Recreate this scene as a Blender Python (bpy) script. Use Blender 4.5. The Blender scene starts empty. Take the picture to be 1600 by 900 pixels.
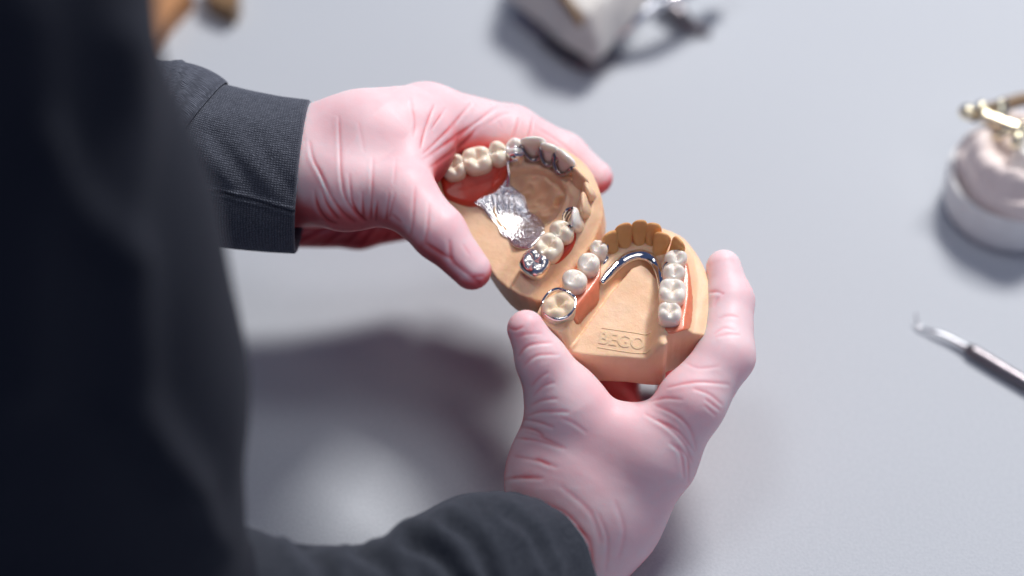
import bpy, math, random
import numpy as np
from mathutils import Vector, Matrix

random.seed(4)
SC = bpy.context.scene
COL = SC.collection
S = 0.01                      # everything is modelled in centimetres, linked in metres

# ------------------------------------------------------------------ camera
PITCH = math.radians(50)
FD = 87.0                     # focus distance, cm
FPX = 85.0 / 36.0 * 1600.0    # focal length in photo pixels
RIGHT = np.array([1.0, 0, 0])
FWD = np.array([0, math.cos(PITCH), -math.sin(PITCH)])
UP = np.array([0, math.sin(PITCH), math.cos(PITCH)])
FOC = np.array([0, 0, 7.0])
CAM = FOC - FD * FWD
RC = np.stack([RIGHT, UP, -FWD], axis=1)       # camera axes -> world

cd = bpy.data.cameras.new('camera')
cam = bpy.data.objects.new('camera', cd); COL.objects.link(cam)
cd.lens = 85; cd.sensor_width = 36
cd.clip_start = 0.02; cd.clip_end = 50
cam.matrix_world = Matrix.Translation(Vector(CAM * S)) @ Matrix(RC.tolist()).to_4x4()
cd.dof.use_dof = True
cd.dof.focus_distance = (FD - 0.6) * S
cd.dof.aperture_fstop = 2.5
SC.camera = cam

# ------------------------------------------------------------------ world, lamps, exposure
w = bpy.data.worlds.new('World'); SC.world = w; w.use_nodes = True
bg = w.node_tree.nodes['Background']
bg.inputs[0].default_value = (0.18, 0.28, 0.64, 1); bg.inputs[1].default_value = 0.24

def area(name, loc, target, size, power, color, sy=None):
    l = bpy.data.lights.new(name, 'AREA'); l.energy = power; l.color = color
    l.shape = 'RECTANGLE'; l.size = size * S; l.size_y = (sy or size) * S
    o = bpy.data.objects.new(name, l); COL.objects.link(o)
    o.location = Vector(loc) * S
    d = Vector(target) * S - o.location
    o.rotation_euler = d.to_track_quat('-Z', 'Y').to_euler()
    return o
area('key_lamp', (52, 88, 124), (2, 0, 4), 38, 26.0, (1.0, 0.97, 0.94), 36)
area('overhead_fill', (-24, 26, 150), (0, 0, 5), 34, 3.0, (0.95, 0.97, 1.0), 34)  # added overhead panel, unseen source; brightens the metal plate and gloves
area('camera_fill', (50, -62, 138), (0, 0, 5), 60, 3.2, (1.0, 0.95, 0.92), 60)  # added soft fill from the camera side, unseen source; lifts the shadows
SC.view_settings.view_transform = 'Standard'
SC.view_settings.look = 'None'
SC.view_settings.exposure = 0.0
SC.view_settings.gamma = 1.0
SC.cycles.use_denoising = True
SC.cycles.max_bounces = 10
SC.cycles.diffuse_bounces = 5
SC.cycles.caustics_reflective = True
SC.cycles.sample_clamp_indirect = 6

# ------------------------------------------------------------------ coordinates
def CC(px, py, dz=0.0):
    """photo pixel + centimetres in front of the focus plane -> camera-axes cm"""
    d = FD - dz
    return np.array([(px - 800) / FPX * d, -(py - 450) / FPX * d, dz])
def cam2world(P):
    P = np.asarray(P, float)
    return FOC + P @ RC.T
def on_table(px, py, z=0.0):
    """point at height z (cm) above the table seen at a photo pixel"""
    v = (px - 800) / FPX * RIGHT - (py - 450) / FPX * UP + FWD
    return CAM + v * (z - CAM[2]) / v[2]

class Frame:
    """local axes of a held cast: u right, v away, h along its own normal"""
    def __init__(s, px, py, dz, n):
        s.o = cam2world(CC(px, py, dz))
        n = np.array(n, float); n /= np.linalg.norm(n)
        u = np.array([1.0, 0, 0]); u -= n * u.dot(n); u /= np.linalg.norm(u)
        v = np.cross(n, u)
        s.R = RC @ np.stack([u, v, n], axis=1)
    def loc(s, px, py, h=0.0):
        ray = (px - 800) / FPX * RIGHT - (py - 450) / FPX * UP + FWD
        n = s.R[:, 2]
        t = (n.dot(s.o) + h - n.dot(CAM)) / n.dot(ray)
        return s.R.T @ (CAM + ray * t - s.o)
    def uv(s, px, py, h=0.0):
        return s.loc(px, py, h)[:2]
    def world(s, P):
        return s.o + np.asarray(P) @ s.R.T
    def matrix(s):
        return Matrix.Translation(Vector(s.o * S)) @ Matrix(s.R.tolist()).to_4x4()

# ------------------------------------------------------------------ object helpers
def empty(name, label, cat, mat=None, group=None):
    o = bpy.data.objects.new(name, None); COL.objects.link(o)
    if mat is not None: o.matrix_world = mat
    o.empty_display_size = 0.02
    o['label'] = label; o['category'] = cat
    if group: o['group'] = group
    return o
def tag(o, label, cat=None, group=None, kind=None):
    o['label'] = label
    if cat: o['category'] = cat
    if group: o['group'] = group
    if kind: o['kind'] = kind
    return o
def mesh(name, V, F, mat, parent=None, smooth=True, label=None):
    me = bpy.data.meshes.new(name)
    V = np.asarray(V, float) * S
    if isinstance(F, np.ndarray):
        n, k = F.shape
        me.vertices.add(len(V)); me.vertices.foreach_set('co', V.astype(np.float32).ravel())
        me.loops.add(n * k); me.loops.foreach_set('vertex_index', F.astype(np.int32).ravel())
        me.polygons.add(n)
        me.polygons.foreach_set('loop_start', np.arange(0, n * k, k, dtype=np.int32))
        me.update(calc_edges=True)
    else:
        me.from_pydata(V.tolist(), [], [list(map(int, f)) for f in F])
    me.polygons.foreach_set('use_smooth', np.full(len(me.polygons), smooth))
    for m in (mat if isinstance(mat, (list, tuple)) else [mat]): me.materials.append(m)
    me.validate(); me.update()
    o = bpy.data.objects.new(name, me); COL.objects.link(o)
    if parent is not None: o.parent = parent
    if label: o['label'] = label
    return o

def sstep(a, b, x):
    t = np.clip((x - a) / (b - a), 0, 1); return t * t * (3 - 2 * t)
def wob(P, f, seed=0):
    """cheap smooth noise in about -1..1"""
    r = np.random.RandomState(seed); out = 0
    for i in range(7):
        d = r.normal(size=3); d /= np.linalg.norm(d)
        ff = f * (0.6 + r.rand() * 1.1)
        q = (P[..., 0] * d[0] + P[..., 1] * d[1] + (P[..., 2] * d[2] if P.shape[-1] > 2 else 0)) * ff
        d2 = r.normal(size=3)
        q2 = (P[..., 0] * d2[0] + P[..., 1] * d2[1] + (P[..., 2] * d2[2] if P.shape[-1] > 2 else 0)) * ff * .5
        out = out + np.sin(q + 1.3 * np.sin(q2 + r.rand() * 6) + r.rand() * 6.28)
    return out / 4.0

# ------------------------------------------------------------------ implicit surfaces
def surface_nets(D, lo, h):
    D = D.astype(np.float32)
    nx, ny, nz = D.shape
    s = D < 0
    c = np.zeros((nx-1, ny-1, nz-1), np.uint8)
    corners = [(i, j, k) for i in (0, 1) for j in (0, 1) for k in (0, 1)]
    for (i, j, k) in corners:
        c += s[i:nx-1+i, j:ny-1+j, k:nz-1+k]
    act = (c > 0) & (c < 8)
    idx = np.argwhere(act)
    vid = np.full(act.shape, -1, np.int64); vid[act] = np.arange(len(idx))
    acc = np.zeros((len(idx), 3)); cnt = np.zeros(len(idx))
    edges = []
    for a in corners:
        for ax in range(3):
            if a[ax] == 0:
                b = list(a); b[ax] = 1; edges.append((a, tuple(b), ax))
    I, J, K = idx.T
    for a, b, ax in edges:
        va = D[I+a[0], J+a[1], K+a[2]]; vb = D[I+b[0], J+b[1], K+b[2]]
        m = (va < 0) != (vb < 0)
        t = va[m] / (va[m] - vb[m])
        p = np.tile(np.array(a, float), (m.sum(), 1)); p[:, ax] += t
        acc[m] += p; cnt[m] += 1
    V = lo + (idx + acc / cnt[:, None]) * h
    F = []
    for ax in range(3):
        sl0 = [slice(None)] * 3; sl1 = [slice(None)] * 3
        sl0[ax] = slice(0, -1); sl1[ax] = slice(1, None)
        s0 = s[tuple(sl0)]; s1 = s[tuple(sl1)]
        e = np.argwhere(s0 != s1)
        b, cx = [(1, 2), (2, 0), (0, 1)][ax]
        ok = (e[:, b] > 0) & (e[:, cx] > 0) & (e[:, b] < D.shape[b]-1) & (e[:, cx] < D.shape[cx]-1)
        e = e[ok]
        def g(db, dc):
            q = e.copy(); q[:, b] += db; q[:, cx] += dc
            return vid[q[:, 0], q[:, 1], q[:, 2]]
        f = np.stack([g(-1, -1), g(0, -1), g(0, 0), g(-1, 0)], 1)
        flip = ~s[e[:, 0], e[:, 1], e[:, 2]]
        f[flip] = f[flip][:, ::-1]
        F.append(f)
    F = np.concatenate(F)
    F = F[(F >= 0).all(1)]
    return V, F

def vnormals(V, F):
    n = np.cross(V[F[:, 2]] - V[F[:, 0]], V[F[:, 3]] - V[F[:, 1]])
    N = np.zeros_like(V)
    for k in range(4): np.add.at(N, F[:, k], n)
    return N / np.maximum(np.linalg.norm(N, axis=1), 1e-9)[:, None]

class Field:
    def __init__(s, lo, hi, h):
        s.lo = np.array(lo, float); s.h = h
        n = np.ceil((np.array(hi) - s.lo) / h).astype(int) + 1
        s.ax = [s.lo[i] + np.arange(n[i]) * h for i in range(3)]
        s.D = np.full(n, 2.0, np.float32)
    def crop(s, lo, hi):
        sl = []
        for i in range(3):
            a = max(0, int((lo[i] - s.lo[i]) / s.h)); b = min(s.D.shape[i], int((hi[i] - s.lo[i]) / s.h) + 2)
            sl.append(slice(a, max(a, b)))
        X, Y, Z = np.meshgrid(*[s.ax[i][sl[i]].astype(np.float32) for i in range(3)], indexing='ij')
        return tuple(sl), X, Y, Z
    def put(s, sl, d, k, mode='add'):
        a = s.D[sl]
        if mode == 'add':
            if k > 0:
                hh = np.maximum(k - np.abs(a - d), 0) / k
                s.D[sl] = np.minimum(a, d) - hh * hh * k * 0.25
            else: s.D[sl] = np.minimum(a, d)
        else:
            d = -d
            hh = np.maximum(k - np.abs(a - d), 0) / max(k, 1e-6)
            s.D[sl] = np.maximum(a, d) + hh * hh * k * 0.25
    def cap(s, A, ra, B, rb, k=0.25, sz=1.0, mode='add'):
        A = np.array(A, float); B = np.array(B, float)
        r = max(ra, rb) + k + 0.6
        lo = np.minimum(A, B) - r; hi = np.maximum(A, B) + r
        sl, X, Y, Z = s.crop(lo, hi)
        if X.size == 0: return
        ba = B - A
        px, py, pz = X - A[0], Y - A[1], (Z - A[2])
        L = max(ba[0]**2 + ba[1]**2 + ba[2]**2, 1e-6)
        t = np.clip((px*ba[0] + py*ba[1] + pz*ba[2]) / L, 0, 1)
        dz = (pz - t*ba[2]) / sz
        d = np.sqrt((px - t*ba[0])**2 + (py - t*ba[1])**2 + dz**2) - (ra + (rb - ra) * t)
        s.put(sl, d.astype(np.float32), k, mode)
    def mesh(s): return surface_nets(s.D, s.lo, s.h)

def poly_sd(U, V, P):
    """signed distance to polygon (negative inside), P Nx2"""
    P = np.asarray(P, np.float32); d = np.full(U.shape, 1e9, np.float32); ins = np.zeros(U.shape, bool)
    n = len(P)
    for i in range(n):
        a = P[i]; b = P[(i+1) % n]; e = b - a
        wx = U - a[0]; wy = V - a[1]
        t = np.clip((wx*e[0] + wy*e[1]) / max(e.dot(e), 1e-9), 0, 1)
        d = np.minimum(d, (wx - t*e[0])**2 + (wy - t*e[1])**2)
        c = ((a[1] <= V) & (b[1] > V)) | ((b[1] <= V) & (a[1] > V))
        with np.errstate(divide='ignore', invalid='ignore'):
            xi = a[0] + (V - a[1]) / (e[1] if abs(e[1]) > 1e-9 else 1e-9) * e[0]
        ins ^= c & (U < xi)
    d = np.sqrt(d)
    return np.where(ins, -d, d)
def line_d(U, V, P):
    P = np.asarray(P, np.float32); d = np.full(U.shape, 1e9, np.float32)
    for i in range(len(P)-1):
        a = P[i]; e = P[i+1] - a
        wx = U - a[0]; wy = V - a[1]
        t = np.clip((wx*e[0] + wy*e[1]) / max(e.dot(e), 1e-9), 0, 1)
        d = np.minimum(d, (wx - t*e[0])**2 + (wy - t*e[1])**2)
    return np.sqrt(d)
def smooth_path(P, n=6, closed=False):
    P = [np.array(p, float) for p in P]; out = []
    m = len(P); rng = range(m if closed else m-1)
    for i in rng:
        if closed: p0, p1, p2, p3 = P[(i-1) % m], P[i], P[(i+1) % m], P[(i+2) % m]
        else: p0, p1, p2, p3 = P[max(i-1, 0)], P[i], P[i+1], P[min(i+2, m-1)]
        for j in range(n):
            t = j / n
            out.append(0.5*((2*p1) + (-p0+p2)*t + (2*p0-5*p1+4*p2-p3)*t*t + (-p0+3*p1-3*p2+p3)*t**3))
    if not closed: out.append(P[-1])
    return np.array(out)

def tube(P, R, seg=12, closed=False, flat=1.0, upv=None):
    """swept tube; R scalar or list; flat squashes along upv"""
    P = np.asarray(P, float); n = len(P)
    R = np.full(n, R) if np.isscalar(R) else np.interp(np.linspace(0, 1, n), np.linspace(0, 1, len(R)), R)
    V = []; F = []
    upv = np.array(upv if upv is not None else (0, 0, 1.0), float)
    for i in range(n):
        a = P[(i-1) % n] if closed else P[max(i-1, 0)]; b = P[(i+1) % n] if closed else P[min(i+1, n-1)]
        t = b - a; t /= max(np.linalg.norm(t), 1e-9)
        x = np.cross(t, upv)
        if np.linalg.norm(x) < 1e-3: x = np.cross(t, (1.0, 0.1, 0))
        x /= np.linalg.norm(x); y = np.cross(x, t)
        for j in range(seg):
            q = 2*math.pi*j/seg
            V.append(P[i] + R[i]*(math.cos(q)*x + math.sin(q)*y*flat))
    m = n if closed else n-1
    for i in range(m):
        for j in range(seg):
            F.append((i*seg+j, i*seg+(j+1) % seg, ((i+1) % n)*seg+(j+1) % seg, ((i+1) % n)*seg+j))
    if not closed:
        c0 = len(V); V.append(P[0] - (P[1]-P[0])/max(np.linalg.norm(P[1]-P[0]),1e-9)*R[0]*.6)
        c1 = len(V); V.append(P[-1] + (P[-1]-P[-2])/max(np.linalg.norm(P[-1]-P[-2]),1e-9)*R[-1]*.6)
        for j in range(seg):
            F.append((c0, (j+1) % seg, j)); F.append((c1, (n-1)*seg+j, (n-1)*seg+(j+1) % seg))
    return V, F

# ------------------------------------------------------------------ materials
def new_mat(name):
    m = bpy.data.materials.new(name); m.use_nodes = True
    nt = m.node_tree; b = nt.nodes['Principled BSDF']
    return m, nt, b
def N(nt, typ, **kw):
    n = nt.nodes.new(typ)
    for k, v in kw.items():
        if k in n.inputs: n.inputs[k].default_value = v
        else: setattr(n, k, v)
    return n
def noise(nt, scale, detail=4, rough=0.55, vec=None, dist=0.0):
    n = N(nt, 'ShaderNodeTexNoise', Scale=scale, Detail=detail, Roughness=rough, Distortion=dist)
    if vec is None:
        tc = N(nt, 'ShaderNodeTexCoord'); vec = tc.outputs['Object']
    nt.links.new(vec, n.inputs['Vector'])
    return n
def ramp(nt, src, stops):
    r = N(nt, 'ShaderNodeValToRGB')
    el = r.color_ramp.elements
    while len(el) < len(stops): el.new(0.5)
    for e, (p, c) in zip(el, stops):
        e.position = p; e.color = (*c, 1) if len(c) == 3 else c
    nt.links.new(src, r.inputs[0]); return r
def bump(nt, src, strength, dist, prev=None):
    b = N(nt, 'ShaderNodeBump', Strength=strength, Distance=dist)
    nt.links.new(src, b.inputs['Height'])
    if prev is not None: nt.links.new(prev.outputs[0], b.inputs['Normal'])
    return b

def make_glove_mat():
    m, nt, b = new_mat('pink_nitrile')
    at = N(nt, 'ShaderNodeAttribute', attribute_name='shade_tone')  # per-vertex tone: shade painted into the glove, plus random variation
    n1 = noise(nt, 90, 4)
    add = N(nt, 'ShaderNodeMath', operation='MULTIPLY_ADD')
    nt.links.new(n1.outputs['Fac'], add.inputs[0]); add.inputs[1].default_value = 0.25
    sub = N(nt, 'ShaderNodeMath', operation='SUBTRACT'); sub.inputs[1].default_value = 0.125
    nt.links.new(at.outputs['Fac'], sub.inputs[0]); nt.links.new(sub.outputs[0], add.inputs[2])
    r = ramp(nt, add.outputs[0], [(0.0, (0.42, 0.010, 0.022)), (0.3, (0.76, 0.15, 0.16)), (0.58, (0.88, 0.56, 0.60)), (1.0, (0.89, 0.78, 0.80))])  # crimson stops colour in the shade, pale stops the lit side
    nt.links.new(r.outputs[0], b.inputs['Base Color'])
    b.inputs['Roughness'].default_value = 0.52
    b.inputs['Specular IOR Level'].default_value = 0.42
    b.inputs['Subsurface Weight'].default_value = 0.9
    b.inputs['Subsurface Radius'].default_value = (1.0, 0.12, 0.13)
    b.inputs['Subsurface Scale'].default_value = 0.007
    b.inputs['Coat Weight'].default_value = 0.06; b.inputs['Coat Roughness'].default_value = 0.32
    n2 = noise(nt, 260, 5, 0.6, dist=0.4)
    n3 = noise(nt, 1500, 2)
    b1 = bump(nt, n2.outputs['Fac'], 0.10, 0.0006)
    b2 = bump(nt, n3.outputs['Fac'], 0.10, 0.0003, b1)
    nt.links.new(b2.outputs[0], b.inputs['Normal'])
    return m
def make_stone(name, c0, c1, bs=0.3):
    m, nt, b = new_mat(name)
    n1 = noise(nt, 70, 6, 0.6)
    r = ramp(nt, n1.outputs['Fac'], [(0.3, c0), (0.7, c1)])
    nt.links.new(r.outputs[0], b.inputs['Base Color'])
    b.inputs['Roughness'].default_value = 0.48
    b.inputs['Specular IOR Level'].default_value = 0.35
    b.inputs['Subsurface Weight'].default_value = 0.45
    b.inputs['Subsurface Radius'].default_value = (1.0, 0.30, 0.10)
    b.inputs['Subsurface Scale'].default_value = 0.0013
    n2 = noise(nt, 420, 5, 0.65)
    n3 = noise(nt, 2600, 2)
    vo = N(nt, 'ShaderNodeTexVoronoi', Scale=230.0)
    nt.links.new(N(nt, 'ShaderNodeTexCoord').outputs['Object'], vo.inputs['Vector'])
    pit = ramp(nt, vo.outputs['Distance'], [(0.05, (0, 0, 0)), (0.12, (1, 1, 1))])
    b1 = bump(nt, n2.outputs['Fac'], bs, 0.0008)
    b2 = bump(nt, n3.outputs['Fac'], 0.15, 0.0002, b1)
    b3 = bump(nt, pit.outputs[0], 0.15, 0.0003, b2)
    nt.links.new(b3.outputs[0], b.inputs['Normal'])
    return m
def make_ceramic(name, body, tip, sss=0.5):
    m, nt, b = new_mat(name)
    tc = N(nt, 'ShaderNodeTexCoord')
    sep = N(nt, 'ShaderNodeSeparateXYZ'); nt.links.new(tc.outputs['Generated'], sep.inputs[0])
    r = ramp(nt, sep.outputs['Z'], [(0.25, body), (0.85, tip)])
    nt.links.new(r.outputs[0], b.inputs['Base Color'])
    b.inputs['Roughness'].default_value = 0.16
    b.inputs['Subsurface Weight'].default_value = sss
    b.inputs['Subsurface Radius'].default_value = (1.0, 0.7, 0.45)
    b.inputs['Subsurface Scale'].default_value = 0.0026
    b.inputs['Coat Weight'].default_value = 0.4
    b.inputs['Coat Roughness'].default_value = 0.06
    n2 = noise(nt, 500, 3)
    nt.links.new(bump(nt, n2.outputs['Fac'], 0.18, 0.0004).outputs[0], b.inputs['Normal'])
    return m
def make_metal(name, color, rough, bscale=0, bstr=0, bdist=0.0005, kind='noise'):
    m, nt, b = new_mat(name)
    b.inputs['Base Color'].default_value = (*color, 1)
    b.inputs['Metallic'].default_value = 1; b.inputs['Roughness'].default_value = rough
    if bscale:
        if kind == 'noise': src = noise(nt, bscale, 3).outputs['Fac']
        else:
            nn = noise(nt, bscale * .6, 2)
            v = N(nt, 'ShaderNodeTexVoronoi', Scale=float(bscale), feature='SMOOTH_F1')
            tc = N(nt, 'ShaderNodeTexCoord')
            mx = N(nt, 'ShaderNodeVectorMath', operation='MULTIPLY_ADD')
            nt.links.new(nn.outputs['Color'], mx.inputs[0]); mx.inputs[1].default_value = (0.002,)*3
            nt.links.new(tc.outputs['Object'], mx.inputs[2])
            nt.links.new(mx.outputs[0], v.inputs['Vector'])
            src = v.outputs['Distance']
        nt.links.new(bump(nt, src, bstr, bdist).outputs[0], b.inputs['Normal'])
    return m
def make_acrylic(name, color):
    m, nt, b = new_mat(name)
    n1 = noise(nt, 300, 3)
    r = ramp(nt, n1.outputs['Fac'], [(0.3, tuple(c*.85 for c in color)), (0.7, color)])
    nt.links.new(r.outputs[0], b.inputs['Base Color'])
    b.inputs['Roughness'].default_value = 0.36
    b.inputs['Subsurface Weight'].default_value = 0.35
    b.inputs['Subsurface Radius'].default_value = (1.0, 0.2, 0.1)
    b.inputs['Subsurface Scale'].default_value = 0.0025
    b.inputs['Coat Weight'].default_value = 0.1
    nt.links.new(bump(nt, n1.outputs['Fac'], 0.15, 0.0004).outputs[0], b.inputs['Normal'])
    return m
def make_fabric(name, c0, c1, knit=True, sheen=0.3):
    m, nt, b = new_mat(name)
    uv = N(nt, 'ShaderNodeUVMap'); uv.uv_map = 'UVMap'
    tc = N(nt, 'ShaderNodeTexCoord')
    nb = noise(nt, 600, 3)
    r = ramp(nt, nb.outputs['Fac'], [(0.3, c0), (0.7, c1)])
    b.inputs['Roughness'].default_value = 0.9
    b.inputs['Specular IOR Level'].default_value = 0.15
    b.inputs['Sheen Weight'].default_value = sheen
    b.inputs['Sheen Roughness'].default_value = 0.5
    b.inputs['Sheen Tint'].default_value = (0.7, 0.75, 0.9, 1)
    if knit:
        w1 = N(nt, 'ShaderNodeTexWave', Scale=1.0, Distortion=3.5); w1.bands_direction = 'X'
        w2 = N(nt, 'ShaderNodeTexWave', Scale=1.0, Distortion=4.0); w2.bands_direction = 'Y'
        mp = N(nt, 'ShaderNodeMapping'); mp.inputs['Scale'].default_value = (3.4, 3.9, 1)
        nt.links.new(uv.outputs[0], mp.inputs[0])
        for q in (w1, w2): nt.links.new(mp.outputs[0], q.inputs['Vector'])
        w1.inputs['Detail Scale'].default_value = 2; w2.inputs['Detail Scale'].default_value = 2
        mul = N(nt, 'ShaderNodeMath', operation='MULTIPLY')
        nt.links.new(w1.outputs['Fac'], mul.inputs[0]); nt.links.new(w2.outputs['Fac'], mul.inputs[1])
        mix = N(nt, 'ShaderNodeMix', data_type='RGBA', blend_type='MULTIPLY')
        mix.inputs['Factor'].default_value = 1.0
        r2 = ramp(nt, mul.outputs[0], [(0.0, (0.6, 0.6, 0.62)), (0.6, (1.25, 1.25, 1.25))])
        nt.links.new(r.outputs[0], mix.inputs[6]); nt.links.new(r2.outputs[0], mix.inputs[7])
        nt.links.new(mix.outputs[2], b.inputs['Base Color'])
        b1 = bump(nt, mul.outputs[0], 0.7, 0.0006)
        b2 = bump(nt, nb.outputs['Fac'], 0.3, 0.0004, b1)
        nt.links.new(b2.outputs[0], b.inputs['Normal'])
    else:
        nt.links.new(r.outputs[0], b.inputs['Base Color'])
        nt.links.new(bump(nt, nb.outputs['Fac'], 0.3, 0.0005).outputs[0], b.inputs['Normal'])
    return m
def make_plain(name, color, rough=0.5, bs=200, bst=0.1, metallic=0):
    m, nt, b = new_mat(name)
    n1 = noise(nt, bs, 4)
    r = ramp(nt, n1.outputs['Fac'], [(0.3, tuple(c*.9 for c in color)), (0.7, color)])
    nt.links.new(r.outputs[0], b.inputs['Base Color'])
    b.inputs['Roughness'].default_value = rough; b.inputs['Metallic'].default_value = metallic
    nt.links.new(bump(nt, n1.outputs['Fac'], bst, 0.0006).outputs[0], b.inputs['Normal'])
    return m
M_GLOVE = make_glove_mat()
M_STONE = make_stone('cast_stone', (0.85, 0.54, 0.33), (0.92, 0.65, 0.44))
M_STONE2 = make_stone('cast_stone_teeth', (0.72, 0.36, 0.13), (0.80, 0.44, 0.18))
M_STONE3 = make_stone('pale_die_stone', (0.80, 0.62, 0.44), (0.86, 0.70, 0.52))
M_TOOTH = make_ceramic('cream_tooth', (0.86, 0.62, 0.40), (0.92, 0.81, 0.66))
M_TOOTH2 = make_ceramic('white_tooth', (0.88, 0.68, 0.55), (0.92, 0.85, 0.77))
M_CERAM = make_ceramic('crown_ceramic', (0.90, 0.68, 0.48), (0.92, 0.87, 0.80))
M_CHROME = make_metal('polished_chrome', (0.86, 0.83, 0.82), 0.08, 260, 0.10, 0.0004)
M_PLATE = make_metal('grained_chrome', (0.90, 0.88, 0.88), 0.13, 1600, 0.8, 0.00026, 'vor')
M_CROWN = make_metal('crown_metal', (0.92, 0.86, 0.80), 0.27, 300, 0.1, 0.0005)
M_MARGIN = make_metal('dark_alloy', (0.42, 0.36, 0.34), 0.2, 200, 0.1)
M_ACR_R = make_acrylic('red_acrylic', (0.72, 0.075, 0.035))
M_ACR_P = make_acrylic('coral_acrylic', (0.85, 0.23, 0.12))
M_CUFF = make_fabric('charcoal_knit', (0.07, 0.078, 0.10), (0.115, 0.125, 0.155))
M_SHIRT = make_fabric('dark_shirt', (0.015, 0.017, 0.026), (0.021, 0.024, 0.034), knit=False, sheen=0.04)
M_SLEEVE = make_fabric('dark_sleeve', (0.024, 0.028, 0.038), (0.04, 0.045, 0.058), knit=False, sheen=0.2)

# ------------------------------------------------------------------ table
def table():
    m, nt, b = new_mat('grey_laminate')
    n1 = noise(nt, 900, 3); n0 = noise(nt, 3, 3)
    r = ramp(nt, n1.outputs['Fac'], [(0.35, (0.455, 0.485, 0.53)), (0.65, (0.505, 0.535, 0.58))])
    r0 = ramp(nt, n0.outputs['Fac'], [(0.3, (0.95, 0.95, 0.95)), (0.7, (1, 1, 1))])
    mix = N(nt, 'ShaderNodeMix', data_type='RGBA', blend_type='MULTIPLY'); mix.inputs['Factor'].default_value = 1
    nt.links.new(r.outputs[0], mix.inputs[6]); nt.links.new(r0.outputs[0], mix.inputs[7])
    nt.links.new(mix.outputs[2], b.inputs['Base Color'])
    b.inputs['Roughness'].default_value = 0.55
    b.inputs['Specular IOR Level'].default_value = 0.3
    nt.links.new(bump(nt, n1.outputs['Fac'], 0.25, 0.0003).outputs[0], b.inputs['Normal'])
    V = []; F = []
    x0, x1, y0, y1, t = -75, 75, -42, 90, -2.5
    r_ = 0.3
    ring = lambda i, z: [(x0+i, y0+i, z), (x1-i, y0+i, z), (x1-i, y1-i, z), (x0+i, y1-i, z)]
    for i, z in ((r_, 0), (0, -r_), (0, t), ): V += ring(i, z)
    F = [(0, 1, 2, 3), (11, 10, 9, 8)]
    for k in range(2):
        for j in range(4): F.append((k*4+j, k*4+4+j, k*4+4+(j+1) % 4, k*4+(j+1) % 4))
    o = mesh('table', V, F, m, smooth=False)
    tag(o, 'pale grey laminate work table filling the background under the hands', 'table')
table()

# ------------------------------------------------------------------ gloved hands
PXC = FD / FPX       # cm per photo pixel at the focus plane
def hand_field(prims, h=0.045):
    pts = []
    for p in prims:
        for q in (p[0], p[1]):
            c = CC(q[0], q[1], q[2]); r = q[3] * PXC
            pts += [c - r - .5, c + r + .5]
    pts = np.array(pts)
    f = Field(pts.min(0), pts.max(0), h)
    for p in prims:
        a, b = p[0], p[1]; k = p[2] if len(p) > 2 else 0.4; sz = p[3] if len(p) > 3 else 1.0
        f.cap(CC(*a[:3]), a[3]*PXC*(FD-a[2])/FD, CC(*b[:3]), b[3]*PXC*(FD-b[2])/FD, k, sz)
    return f
def proj(V):
    d = FD - V[:, 2]
    return 800 + V[:, 0] * FPX / d, 450 - V[:, 1] * FPX / d

def wrinkle(V, Nn, lines, shade_tone):
    """raise folds along traced lines on the side of the glove that carries them"""
    px, py = proj(V)
    view = -V + np.array([0, 0, FD]); view /= np.linalg.norm(view, axis=1)[:, None]
    face = np.clip((Nn * view).sum(1) * 1.6, 0, 1)
    disp = np.zeros(len(V))
    for ln in lines:
        pts, amp, wd = ln[0], ln[1], ln[2]
        zr = ln[3] if len(ln) > 3 else None
        P = smooth_path(pts, 5)
        lo = P.min(0) - 5*wd; hi = P.max(0) + 5*wd
        m = (px > lo[0]) & (px < hi[0]) & (py > lo[1]) & (py < hi[1]) & (face > 0)
        if zr: m &= (V[:, 2] > zr[0]) & (V[:, 2] < zr[1])
        idx = np.nonzero(m)[0]
        if len(idx) == 0: continue
        x, y = px[idx], py[idx]
        best = np.full(len(idx), 1e9); sg = np.zeros(len(idx)); tt = np.zeros(len(idx))
        n = len(P) - 1
        for i in range(n):
            a = P[i]; e = P[i+1] - a; L = e.dot(e) + 1e-9
            t = ((x-a[0])*e[0] + (y-a[1])*e[1]) / L
            tc = np.clip(t, 0, 1)
            dx = x - a[0] - tc*e[0]; dy = y - a[1] - tc*e[1]
            d = dx*dx + dy*dy
            u = d < best
            best[u] = d[u]; sg[u] = np.sign(e[0]*dy - e[1]*dx)[u]; tt[u] = ((i + t) / n)[u]
        s = np.sqrt(best) * sg
        tap = np.sqrt(np.clip(4 * np.clip(tt, 0, 1) * (1 - np.clip(tt, 0, 1)), 0, 1))
        prof = -0.9*np.exp(-(s/(wd*0.75))**2) + 0.5*np.exp(-((s-1.7*wd)/(1.3*wd))**2) + 0.22*np.exp(-((s+2.0*wd)/(1.8*wd))**2)
        disp[idx] += 0.74 * amp * prof * tap * face[idx]
        shade_tone[idx] += tap * face[idx] * (-0.22*np.exp(-(s/(.8*wd))**2) + 0.08*np.exp(-((s-1.9*wd)/(1.3*wd))**2)) * min(1, amp/0.03)  # crease shade painted in: redder in the valley, paler on the ridge
    return disp

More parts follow.
